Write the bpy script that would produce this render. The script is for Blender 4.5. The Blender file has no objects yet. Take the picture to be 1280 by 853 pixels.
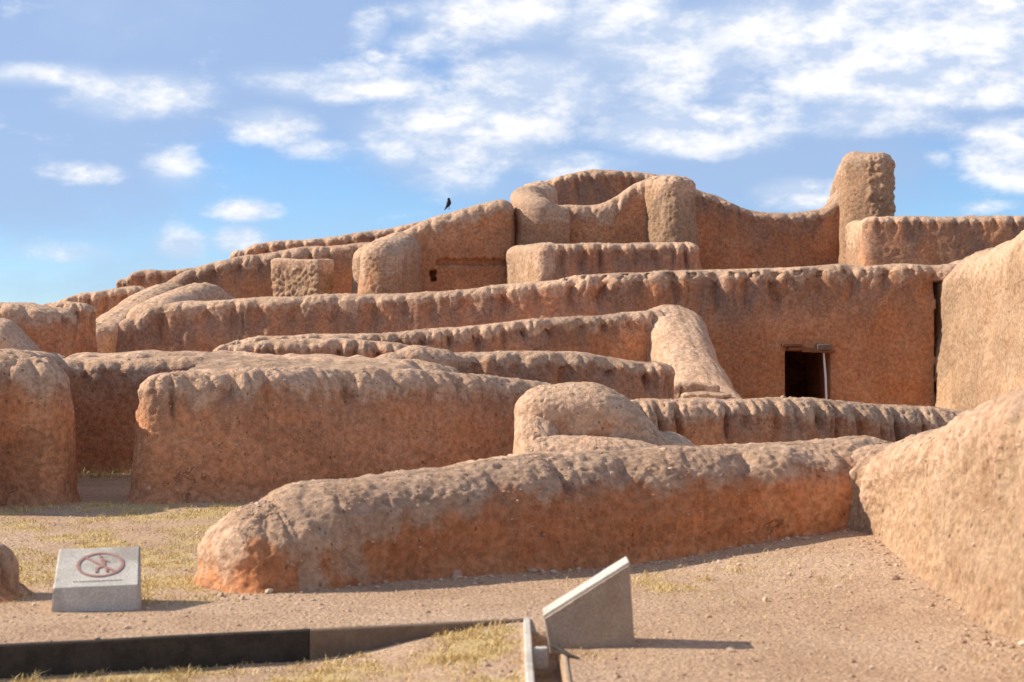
import bpy, math, random
import numpy as np
from mathutils import Vector

random.seed(7)
rng = np.random.default_rng(11)
SC = bpy.context.scene
COL = SC.collection

# ------------------------------------------------------------------ camera, sky, sun, exposure
F = 2133.3                      # focal length in photo pixels (1280 wide) = 60 mm lens
EYE = 1.7
cam_d = bpy.data.cameras.new('camera')
cam = bpy.data.objects.new('camera', cam_d)
COL.objects.link(cam)
cam.location = (0, 0, EYE)
cam.rotation_euler = (math.radians(90), 0, 0)
cam_d.lens = 60
cam_d.sensor_width = 36
cam_d.clip_end = 9000
cam_d.clip_start = 0.05
cam_d.dof.use_dof = True
cam_d.dof.focus_distance = 22
cam_d.dof.aperture_fstop = 2.8
SC.camera = cam

SUN_EL = math.radians(34)
SUN_AZ = math.radians(-90 + 8)      # clockwise from +Y: the sun stands to the left, a little beyond the walls
sun_vec = Vector((math.sin(SUN_AZ) * math.cos(SUN_EL), math.cos(SUN_AZ) * math.cos(SUN_EL), math.sin(SUN_EL)))
sun_d = bpy.data.lights.new('sun', 'SUN')
sun_d.energy = 3.4
sun_d.angle = math.radians(0.53)
sun_d.color = (1.0, 0.90, 0.76)
sun = bpy.data.objects.new('sun', sun_d)
COL.objects.link(sun)
sun.rotation_euler = sun_vec.to_track_quat('Z', 'Y').to_euler()
sun.location = (-30, 10, 40)

SC.view_settings.view_transform = 'Standard'
SC.view_settings.look = 'None'
SC.view_settings.gamma = 1.0
SC.view_settings.exposure = 1.0
SC.render.engine = 'CYCLES'
SC.cycles.use_denoising = True
SC.cycles.max_bounces = 8
SC.cycles.diffuse_bounces = 5


def lk(nt, a, b):
    nt.links.new(a, b)


def build_world():
    w = bpy.data.worlds.new("World")
    SC.world = w
    w.use_nodes = True
    nt = w.node_tree
    nt.nodes.clear()
    N = nt.nodes.new
    out = N('ShaderNodeOutputWorld')
    bg = N('ShaderNodeBackground')
    bg.inputs['Strength'].default_value = 0.08
    lk(nt, bg.outputs[0], out.inputs[0])
    sky = N('ShaderNodeTexSky')
    sky.sky_type = 'NISHITA'
    sky.sun_disc = False
    sky.sun_elevation = SUN_EL
    sky.sun_rotation = SUN_AZ
    sky.altitude = 1480
    sky.air_density = 1.0
    sky.dust_density = 0.15
    sky.ozone_density = 1.4
    tc = N('ShaderNodeTexCoord')
    nrm = N('ShaderNodeVectorMath'); nrm.operation = 'NORMALIZE'
    lk(nt, tc.outputs['Generated'], nrm.inputs[0])
    sep = N('ShaderNodeSeparateXYZ'); lk(nt, nrm.outputs[0], sep.inputs[0])

    def M(op, a, b=None, c=None, clamp=False):
        n = N('ShaderNodeMath'); n.operation = op; n.use_clamp = clamp
        for i, v in enumerate((a, b, c)):
            if v is None: continue
            if isinstance(v, (int, float)): n.inputs[i].default_value = v
            else: lk(nt, v, n.inputs[i])
        return n.outputs[0]
    az = M('ARCTAN2', sep.outputs[0], sep.outputs[1])
    el = M('ARCSINE', sep.outputs[2])
    pos = N('ShaderNodeCombineXYZ'); lk(nt, az, pos.inputs[0]); lk(nt, el, pos.inputs[1])
    # stretched direction for the noise (clouds flatten towards the horizon)
    st = N('ShaderNodeVectorMath'); st.operation = 'MULTIPLY'
    lk(nt, nrm.outputs[0], st.inputs[0]); st.inputs[1].default_value = (1, 1, 2.1)

    def noise(vec, scale, detail, rough, dist=0.0, off=(0, 0, 0)):
        a = N('ShaderNodeVectorMath'); a.operation = 'ADD'
        lk(nt, vec, a.inputs[0]); a.inputs[1].default_value = off
        n = N('ShaderNodeTexNoise'); n.inputs['Scale'].default_value = scale
        n.inputs['Detail'].default_value = detail; n.inputs['Roughness'].default_value = rough
        n.inputs['Distortion'].default_value = dist
        lk(nt, a.outputs[0], n.inputs['Vector'])
        return n.outputs['Fac']

    def blobs(lst):
        acc = None
        for (px, py, rx, ry, amp) in lst:
            c = ((px - 640) / F, (426 - py) / F, 0)
            s = N('ShaderNodeVectorMath'); s.operation = 'SUBTRACT'
            lk(nt, pos.outputs[0], s.inputs[0]); s.inputs[1].default_value = c
            m = N('ShaderNodeVectorMath'); m.operation = 'MULTIPLY'
            lk(nt, s.outputs[0], m.inputs[0]); m.inputs[1].default_value = (F / (rx * 1.32), F / (ry * 1.35), 0)
            l = N('ShaderNodeVectorMath'); l.operation = 'LENGTH'; lk(nt, m.outputs[0], l.inputs[0])
            r = N('ShaderNodeMapRange'); r.interpolation_type = 'SMOOTHSTEP'
            lk(nt, l.outputs['Value'], r.inputs['Value'])
            r.inputs['From Min'].default_value = 1.25; r.inputs['From Max'].default_value = 0.15
            r.inputs['To Min'].default_value = 0; r.inputs['To Max'].default_value = amp
            acc = r.outputs[0] if acc is None else M('MAXIMUM', acc, r.outputs[0])
        return acc
    # soft lavender sheets of high cloud
    grey_b = blobs([(190, 35, 330, 85, 1.0), (30, 190, 190, 85, .9), (640, 85, 300, 70, .55), (960, 210, 240, 60, .7),
                    (560, 20, 200, 60, .5), (1180, 130, 240, 70, .6), (420, 130, 200, 60, .6), (640, 170, 160, 70, .7), (800, 110, 260, 90, .8), (1180, 60, 240, 80, .7), (1100, 230, 220, 40, .4), (120, 130, 260, 60, .8)])
    n_soft = noise(st.outputs[0], 7.0, 5, .5, .3, (3.1, .4, 1.7))
    grey = M('MULTIPLY_ADD', n_soft, 1.7, M('SUBTRACT', grey_b, .95))
    greym = N('ShaderNodeMapRange'); greym.interpolation_type = 'SMOOTHSTEP'
    lk(nt, grey, greym.inputs['Value'])
    greym.inputs['From Min'].default_value = -.30; greym.inputs['From Max'].default_value = .52
    # white cumulus
    white_l = [(450, 108, 125, 26, .9), (345, 162, 62, 24, .85), (590, 160, 120, 50, .95), (500, 188, 34, 24, .9),
               (775, 20, 70, 46, 1.0), (860, 163, 130, 38, .95), (860, 118, 60, 22, .7), (1090, 85, 220, 62, 1.05), (1170, 40, 130, 60, 1.05),
               (940, 62, 80, 30, .8), (1245, 205, 62, 46, 1.0), (1165, 207, 20, 14, .6), (1000, 245, 75, 22, .7),
               (60, 108, 90, 14, .72), (185, 128, 90, 26, .75), (225, 215, 42, 26, .55), (120, 224, 50, 14, .6), (462, 38, 30, 26, .8), (468, 74, 14, 10, .7),
               (306, 265, 44, 14, .7), (235, 306, 34, 20, .72), (300, 302, 36, 18, .72), (400, 190, 60, 20, .5), (570, 225, 70, 24, .55),
               (590, 20, 110, 40, .7), (720, 205, 90, 20, .65), (90, 318, 60, 14, .5), (1262, 136, 40, 14, .7), (1225, 262, 50, 10, .6), (655, 100, 110, 36, .75), (960, 110, 120, 40, .75), (1000, 150, 200, 30, .6), (540, 60, 90, 26, .6), (700, 130, 110, 34, .6), (1230, 110, 90, 40, .8), (920, 75, 200, 60, .75), (640, 15, 120, 50, .75), (560, 165, 130, 55, .8), (800, 60, 120, 40, .65), (1130, 55, 150, 60, 1.15)]
    white_b = blobs(white_l)
    n1 = noise(st.outputs[0], 22, 10, .64, .10)
    n1b = noise(st.outputs[0], 22, 5, .55, .10, (.008, -.002, -.020))     # the same field a step away from the sun
    n2 = noise(st.outputs[0], 6.0, 4, .55, .2, (9.0, 2.0, 4.0))
    front = blobs([(640, 200, 1100, 700, 1.0)])
    far = M('MULTIPLY', M('MULTIPLY', M('SUBTRACT', n2, .41), 5.0), M('SUBTRACT', 1.0, front))
    dens = M('ADD', M('MULTIPLY_ADD', M('SUBTRACT', n1, .5), 2.0, white_b), M('MAXIMUM', far, 0))
    wm = N('ShaderNodeMapRange'); wm.interpolation_type = 'SMOOTHSTEP'
    lk(nt, dens, wm.inputs['Value'])
    wm.inputs['From Min'].default_value = .22; wm.inputs['From Max'].default_value = 1.10
    lit = M('MULTIPLY_ADD', M('SUBTRACT', n1, n1b), 4.5, .60, clamp=True)
    # colours on the sky texture's own scale
    cl = N('ShaderNodeMix'); cl.data_type = 'RGBA'
    lk(nt, lit, cl.inputs['Factor'])
    cl.inputs['A'].default_value = (3.7, 4.4, 5.75, 1)
    cl.inputs['B'].default_value = (7.0, 6.9, 6.8, 1)
    tint = N('ShaderNodeMix'); tint.data_type = 'RGBA'; tint.blend_type = 'MULTIPLY'
    tint.inputs['Factor'].default_value = 1
    lk(nt, sky.outputs[0], tint.inputs['A']); tint.inputs['B'].default_value = (.54, .715, .96, 1)
    g = N('ShaderNodeMix'); g.data_type = 'RGBA'
    lk(nt, M('MULTIPLY', greym.outputs[0], .80), g.inputs['Factor'])
    lk(nt, tint.outputs['Result'], g.inputs['A']); g.inputs['B'].default_value = (2.6, 3.45, 5.1, 1)
    c = N('ShaderNodeMix'); c.data_type = 'RGBA'
    vm = N('ShaderNodeMapRange'); vm.interpolation_type = 'SMOOTHSTEP'
    lk(nt, M('MULTIPLY_ADD', M('SUBTRACT', n_soft, .5), 1.6, white_b), vm.inputs['Value'])
    vm.inputs['From Min'].default_value = .12; vm.inputs['From Max'].default_value = 1.0
    veil = N('ShaderNodeMix'); veil.data_type = 'RGBA'
    lk(nt, M('MULTIPLY', vm.outputs[0], .75), veil.inputs['Factor'])
    lk(nt, g.outputs['Result'], veil.inputs['A']); veil.inputs['B'].default_value = (4.0, 4.7, 5.9, 1)
    lk(nt, M('MULTIPLY', wm.outputs[0], .9), c.inputs['Factor'])
    lk(nt, veil.outputs['Result'], c.inputs['A']); lk(nt, cl.outputs['Result'], c.inputs['B'])
    lk(nt, c.outputs['Result'], bg.inputs['Color'])
    w.cycles.sampling_method = 'MANUAL'
    w.cycles.sample_map_resolution = 512


build_world()

# ------------------------------------------------------------------ numpy helpers
_perm = np.random.default_rng(5).permutation(256)
_perm = np.concatenate([_perm, _perm, _perm]).astype(np.int64)
_grad = np.random.default_rng(6).normal(size=(256, 3))
_grad /= np.linalg.norm(_grad, axis=1)[:, None]


def noise3(P):
    """Gradient noise, about -0.7..0.7; P (n,3)."""
    i = np.floor(P).astype(np.int64)
    f = P - i
    i &= 255
    u = f * f * f * (f * (f * 6 - 15) + 10)
    res = 0
    for dx in (0, 1):
        wx = u[:, 0] if dx else 1 - u[:, 0]
        for dy in (0, 1):
            wy = u[:, 1] if dy else 1 - u[:, 1]
            for dz in (0, 1):
                wz = u[:, 2] if dz else 1 - u[:, 2]
                h = _perm[_perm[_perm[i[:, 0] + dx] + ((i[:, 1] + dy) & 255)] + ((i[:, 2] + dz) & 255)]
                g = _grad[h]
                d = g[:, 0] * (f[:, 0] - dx) + g[:, 1] * (f[:, 1] - dy) + g[:, 2] * (f[:, 2] - dz)
                res = res + wx * wy * wz * d
    return res


def n1d(s, seed=0.0):
    s = np.asarray(s, float).ravel()
    return noise3(np.stack([s, np.full_like(s, 3.37 + seed), np.full_like(s, 7.71 + seed * 1.7)], 1))


def sstep(a, b, x):
    t = np.clip((x - a) / (b - a), 0, 1)
    return t * t * (3 - 2 * t)


def at(px, py, D):
    return ((px - 640) / F * D, D, EYE + (426 - py) / F * D)


def catmull(pts, n=24):
    P = np.array(pts, float)
    if len(P) == 2:
        t = np.linspace(0, 1, n + 1)[:, None]
        return P[0] * (1 - t) + P[1] * t
    A = np.vstack([2 * P[0] - P[1], P, 2 * P[-1] - P[-2]])
    out = []
    for k in range(1, len(A) - 2):
        p0, p1, p2, p3 = A[k - 1], A[k], A[k + 1], A[k + 2]
        t = np.linspace(0, 1, n, endpoint=False)[:, None]
        out.append(.5 * ((2 * p1) + (p2 - p0) * t + (2 * p0 - 5 * p1 + 4 * p2 - p3) * t**2 + (3 * p1 - p0 - 3 * p2 + p3) * t**3))
    out.append(P[-1][None])
    return np.vstack(out)


def resample(P, q):
    """Resample along plan arc length."""
    d = np.linalg.norm(np.diff(P[:, :2], axis=0), axis=1)
    s = np.concatenate([[0], np.cumsum(d)])
    n = max(3, int(math.ceil(s[-1] / q)) + 1)
    t = np.linspace(0, s[-1], n)
    return np.stack([np.interp(t, s, P[:, k]) for k in range(P.shape[1])], 1), t


def mesh_obj(name, V, Fa, mat, parent=None, attrs=None, smooth=True, loc=None):
    V = np.asarray(V, float)
    me = bpy.data.meshes.new(name)
    Fa = np.asarray(Fa, np.int32)
    if loc is None:
        loc = (0, 0, 0)
    V = V - np.array(loc)
    k = Fa.shape[1]
    me.vertices.add(len(V)); me.vertices.foreach_set('co', V.astype(np.float32).ravel())
    me.loops.add(Fa.size); me.loops.foreach_set('vertex_index', Fa.ravel())
    me.polygons.add(len(Fa))
    me.polygons.foreach_set('loop_start', np.arange(0, Fa.size, k, dtype=np.int32))
    me.polygons.foreach_set('loop_total', np.full(len(Fa), k, np.int32))
    me.polygons.foreach_set('use_smooth', np.full(len(Fa), smooth, bool))
    for an, av in (attrs or {}).items():
        a = me.attributes.new(an, 'FLOAT', 'POINT')
        a.data.foreach_set('value', np.asarray(av, np.float32))
    me.update(calc_edges=True)
    me.validate()
    if mat: me.materials.append(mat)
    o = bpy.data.objects.new(name, me)
    COL.objects.link(o)
    o.location = loc
    if parent is not None:
        o.parent = parent
        o.location = Vector(loc) - Vector(parent.location)
    return o


def tag(o, label=None, cat=None, group=None, kind=None):
    if label: o['label'] = label
    if cat: o['category'] = cat
    if group: o['group'] = group
    if kind: o['kind'] = kind
    return o


# ------------------------------------------------------------------ materials
def new_mat(name):
    m = bpy.data.materials.new(name); m.use_nodes = True
    nt = m.node_tree; nt.nodes.clear()
    out = nt.nodes.new('ShaderNodeOutputMaterial')
    b = nt.nodes.new('ShaderNodeBsdfPrincipled')
    b.inputs['Roughness'].default_value = .95
    b.inputs['Specular IOR Level'].default_value = .12
    nt.links.new(b.outputs[0], out.inputs[0])
    return m, nt, b


class NB:
    def __init__(s, nt): s.nt = nt

    def noise(s, vec, scale, detail=6, rough=.6, dist=0.0):
        n = s.nt.nodes.new('ShaderNodeTexNoise')
        n.inputs['Scale'].default_value = scale; n.inputs['Detail'].default_value = detail
        n.inputs['Roughness'].default_value = rough; n.inputs['Distortion'].default_value = dist
        s.nt.links.new(vec, n.inputs['Vector']); return n.outputs['Fac']

    def voro(s, vec, scale, feature='F1', rnd=1.0):
        n = s.nt.nodes.new('ShaderNodeTexVoronoi'); n.feature = feature
        n.inputs['Scale'].default_value = scale; n.inputs['Randomness'].default_value = rnd
        s.nt.links.new(vec, n.inputs['Vector']); return n

    def rng(s, v, a, b, c=0.0, d=1.0, smooth=True):
        n = s.nt.nodes.new('ShaderNodeMapRange')
        if smooth: n.interpolation_type = 'SMOOTHSTEP'
        s.nt.links.new(v, n.inputs['Value'])
        for k, x in zip(('From Min', 'From Max', 'To Min', 'To Max'), (a, b, c, d)): n.inputs[k].default_value = x
        return n.outputs[0]

    def math(s, op, a, b=None, c=None, clamp=False):
        n = s.nt.nodes.new('ShaderNodeMath'); n.operation = op; n.use_clamp = clamp
        for i, v in enumerate((a, b, c)):
            if v is None: continue
            if isinstance(v, (int, float)): n.inputs[i].default_value = v
            else: s.nt.links.new(v, n.inputs[i])
        return n.outputs[0]

    def mix(s, fac, a, b, mode='MIX'):
        n = s.nt.nodes.new('ShaderNodeMix'); n.data_type = 'RGBA'; n.blend_type = mode
        for k, v in (('Factor', fac), ('A', a), ('B', b)):
            if isinstance(v, tuple): n.inputs[k].default_value = (*v, 1)
            elif isinstance(v, (int, float)): n.inputs[k].default_value = v
            else: s.nt.links.new(v, n.inputs[k])
        return n.outputs['Result']

    def attr(s, name):
        n = s.nt.nodes.new('ShaderNodeAttribute'); n.attribute_name = name
        return n.outputs['Fac']

    def geo(s):
        return s.nt.nodes.new('ShaderNodeNewGeometry').outputs['Position']

    def obj(s):
        return s.nt.nodes.new('ShaderNodeTexCoord').outputs['Object']

    def scale(s, vec, sc):
        n = s.nt.nodes.new('ShaderNodeVectorMath'); n.operation = 'MULTIPLY'
        s.nt.links.new(vec, n.inputs[0]); n.inputs[1].default_value = sc
        return n.outputs[0]

    def bump(s, h, strength, dist, bsdf, prev=None):
        n = s.nt.nodes.new('ShaderNodeBump')
        n.inputs['Strength'].default_value = strength; n.inputs['Distance'].default_value = dist
        s.nt.links.new(h, n.inputs['Height'])
        if prev is not None: s.nt.links.new(prev, n.inputs['Normal'])
        if bsdf is not None: s.nt.links.new(n.outputs[0], bsdf.inputs['Normal'])
        return n.outputs[0]


def adobe_material():
    m, nt, b = new_mat('adobe')
    k = NB(nt)
    p = k.geo()
    rnd = nt.nodes.new('ShaderNodeObjectInfo').outputs['Random']
    cap = k.attr('cap')
    big = k.noise(p, .55, 4, .55, .4)
    med = k.noise(p, 2.6, 6, .6, .3)
    streak = k.noise(k.scale(p, (3.2, 3.2, .55)), 1.0, 5, .6, .2)
    fine = k.noise(p, 15, 9, .72)
    clay = k.mix(k.rng(med, .36, .66), (.62, .262, .118), (.665, .33, .168))
    clay = k.mix(k.rng(big, .40, .68, 0, .75), clay, (.58, .25, .115))
    clay = k.mix(k.rng(streak, .52, .74, 0, .45), clay, (.36, .18, .105))
    clay = k.mix(k.math('MULTIPLY', k.attr('wash'), .92), clay, (.325, .205, .145))
    band = k.noise(k.scale(p, (.35, .35, 5.5)), 1.0, 4, .6, .3)
    clay = k.mix(k.rng(band, .50, .72, 0, .35), clay, (.40, .215, .135))
    clay = k.mix(k.math('MULTIPLY', rnd, .30), clay, (.50, .285, .175))
    sunlit_col = k.mix(k.rng(med, .35, .65), (.465, .318, .205), (.43, .275, .168))  # sunlit look put into the colour: weathered beige on sunward walls, redder in shade
    clay = k.mix(k.rng(k.math('ADD', k.attr('sunlit_tone'), k.math('MULTIPLY', k.math('SUBTRACT', med, .5), .7)), .1, .9), clay, sunlit_col)
    cen = k.mix(k.rng(med, .35, .65), (.60, .412, .285), (.545, .355, .233))
    capf = k.math('ADD', cap, k.math('MULTIPLY', k.math('SUBTRACT', fine, .5), .9))
    col = k.mix(k.rng(capf, .05, .9), clay, cen)
    # grain of grit in the mud
    col = k.mix(1.0, col, k.mix(k.rng(fine, .32, .68), (.70, .67, .64), (1.22, 1.22, 1.22)), 'MULTIPLY')
    v = k.voro(p, 17)
    spk = k.math('MULTIPLY', k.rng(v.outputs['Distance'], .24, .14), k.rng(k.noise(p, 7, 3, .6), .54, .62))
    col = k.mix(k.math('MULTIPLY', spk, .6), col, (.66, .50, .37))
    v2 = k.voro(k.scale(p, (1, 1, .7)), 18)
    pit = k.math('MULTIPLY', k.rng(v2.outputs['Distance'], .24, .14), k.rng(k.noise(p, 9, 3, .6), .55, .6))
    col = k.mix(k.math('MULTIPLY', pit, .62), col, (.17, .095, .06))
    wpp = nt.nodes.new('ShaderNodeVectorMath'); wpp.operation = 'MULTIPLY_ADD'
    nz0 = nt.nodes.new('ShaderNodeTexNoise'); nz0.inputs['Scale'].default_value = 1.6; nz0.inputs['Detail'].default_value = 5; nt.links.new(p, nz0.inputs['Vector'])
    nt.links.new(nz0.outputs['Color'], wpp.inputs[0]); wpp.inputs[1].default_value = (1.1, 1.1, 1.1); nt.links.new(p, wpp.inputs[2])
    pv = k.voro(wpp.outputs[0], .62)
    pbw = nt.nodes.new('ShaderNodeSeparateColor'); nt.links.new(pv.outputs['Color'], pbw.inputs[0])
    col = k.mix(1.0, col, k.mix(pbw.outputs[0], (.86, .86, .86), (1.20, 1.18, 1.15)), 'MULTIPLY')
    ck = k.voro(k.scale(p, (1, 1, .6)), 1.7, 'DISTANCE_TO_EDGE')
    wp = nt.nodes.new('ShaderNodeVectorMath'); wp.operation = 'MULTIPLY_ADD'
    nz = nt.nodes.new('ShaderNodeTexNoise'); nz.inputs['Scale'].default_value = 6; nt.links.new(p, nz.inputs['Vector'])
    nt.links.new(nz.outputs['Color'], wp.inputs[0]); wp.inputs[1].default_value = (.35, .35, .35); nt.links.new(p, wp.inputs[2])
    nt.links.new(wp.outputs[0], ck.inputs['Vector'])
    crack = k.math('MULTIPLY', k.rng(ck.outputs['Distance'], .022, .004), k.rng(k.noise(p, 1.1, 3, .6), .60, .68))
    col = k.mix(k.math('MULTIPLY', crack, .4), col, (.17, .09, .055))
    lnk = nt.links
    lnk.new(col, b.inputs['Base Color'])
    h = k.math('ADD', k.math('MULTIPLY', fine, 1.0), k.math('SUBTRACT', k.math('MULTIPLY', spk, .25), k.math('ADD', k.math('MULTIPLY', pit, .4), k.math('MULTIPLY', crack, .35))))
    n1 = k.bump(k.noise(p, 5, 5, .6), .35, .10, None)
    k.bump(h, .85, .05, b, n1)
    return m


def ground_material():
    m, nt, b = new_mat('gravel_ground')
    k = NB(nt)
    p = k.geo()
    straw = k.attr('straw')
    fine = k.noise(p, 22, 9, .75)
    med = k.noise(p, 1.6, 5, .6, .4)
    big = k.noise(p, .45, 3, .5)
    g = k.mix(k.rng(med, .35, .68), (.54, .368, .24), (.455, .30, .192))
    g = k.mix(k.rng(big, .45, .65, 0, .6), g, (.58, .42, .295))
    v = k.voro(p, 42)
    bw = nt.nodes.new('ShaderNodeRGBToBW'); nt.links.new(v.outputs['Color'], bw.inputs[0])
    g = k.mix(1.0, g, k.mix(k.rng(bw.outputs[0], .2, .8), (.88, .87, .86), (1.08, 1.08, 1.08)), 'MULTIPLY')
    g = k.mix(1.0, g, k.mix(k.rng(fine, .3, .7), (.74, .72, .70), (1.17, 1.17, 1.17)), 'MULTIPLY')
    sf = k.math('ADD', straw, k.math('MULTIPLY', k.math('SUBTRACT', fine, .5), 1.2))
    g = k.mix(k.rng(sf, .35, .85, 0, .62), g, (.56, .42, .17))
    nt.links.new(g, b.inputs['Base Color'])
    h = k.math('SUBTRACT', k.math('MULTIPLY', fine, .8), k.math('MULTIPLY', v.outputs['Distance'], .5))
    k.bump(h, .7, .03, b)
    return m


def simple_mat(name, c1, c2, scale=8, rough=.9, bump=.25, stain=None, dist=.02):
    m, nt, b = new_mat(name)
    k = NB(nt); p = k.obj()
    f = k.noise(p, scale, 8, .68, .2)
    col = k.mix(k.rng(f, .32, .68), c1, c2)
    if stain:
        s2 = k.noise(k.scale(p, (1, 1, .5)), scale * .4, 5, .6, .5)
        col = k.mix(k.rng(s2, .46, .66, 0, .8), col, stain)
    g = k.noise(p, scale * 14, 3, .6)
    col = k.mix(1.0, col, k.mix(k.rng(g, .3, .7), (.8, .8, .8), (1.13, 1.13, 1.13)), 'MULTIPLY')
    nt.links.new(col, b.inputs['Base Color'])
    b.inputs['Roughness'].default_value = rough
    k.bump(k.math('ADD', f, k.math('MULTIPLY', g, .4)), bump, dist, b)
    return m


def pebble_material(name, cols):
    m, nt, b = new_mat(name)
    k = NB(nt)
    t = k.attr('tone')
    cr = nt.nodes.new('ShaderNodeValToRGB')
    cr.color_ramp.interpolation = 'LINEAR'
    for i, c in enumerate(cols):
        x = i / (len(cols) - 1)
        e = cr.color_ramp.elements[0] if i == 0 else (cr.color_ramp.elements[-1] if i == len(cols) - 1 else cr.color_ramp.elements.new(x))
        e.position = x; e.color = (*c, 1)
    nt.links.new(t, cr.inputs[0])
    nt.links.new(cr.outputs[0], b.inputs['Base Color'])
    return m


ADOBE = adobe_material()
GROUND = ground_material()
CONCRETE = simple_mat('pale_concrete', (.60, .55, .475), (.50, .45, .38), 6, .9, .25, (.33, .29, .245))
CONCRETE_STAINED = simple_mat('stained_concrete', (.43, .335, .245), (.35, .265, .19), 5, .9, .3, (.31, .185, .115))
KERB_DARK = simple_mat('weathered_dark_timber', (.072, .058, .046), (.042, .035, .028), 9, .9, .3)
KERB_BROWN = simple_mat('weathered_brown_timber', (.23, .165, .115), (.17, .12, .085), 9, .9, .3)
PAINT_RED = simple_mat('faded_red_paint', (.36, .19, .155), (.43, .26, .22), 20, .85, .1)
PAINT_FAINT = simple_mat('faded_grey_lettering', (.49, .43, .375), (.52, .46, .405), 20, .85, .1)
WOOD = simple_mat('red_brown_timber', (.30, .125, .06), (.20, .085, .045), 12, .85, .3)
STONE_GREY = simple_mat('grey_lintel_stone', (.22, .155, .12), (.16, .11, .085), 10, .9, .3)
WHITE_PAINT = simple_mat('white_painted_metal', (.80, .80, .78), (.72, .72, .70), 10, .5, .05)
DARK_METAL = simple_mat('dark_metal', (.05, .05, .05), (.03, .03, .03), 10, .5, .1)
FEATHER = simple_mat('black_feathers', (.016, .017, .02), (.026, .027, .033), 60, .6, .2)
PEBBLE = pebble_material('pebbles', [(.26, .17, .12), (.44, .29, .20), (.54, .38, .265), (.58, .43, .31), (.62, .50, .39)])
CHIP = pebble_material('stone_chips', [(.34, .20, .13), (.48, .31, .21), (.56, .41, .30), (.62, .50, .39)])
STRAW = pebble_material('dry_grass', [(.42, .28, .11), (.60, .42, .165), (.70, .52, .24), (.74, .59, .33)])


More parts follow.
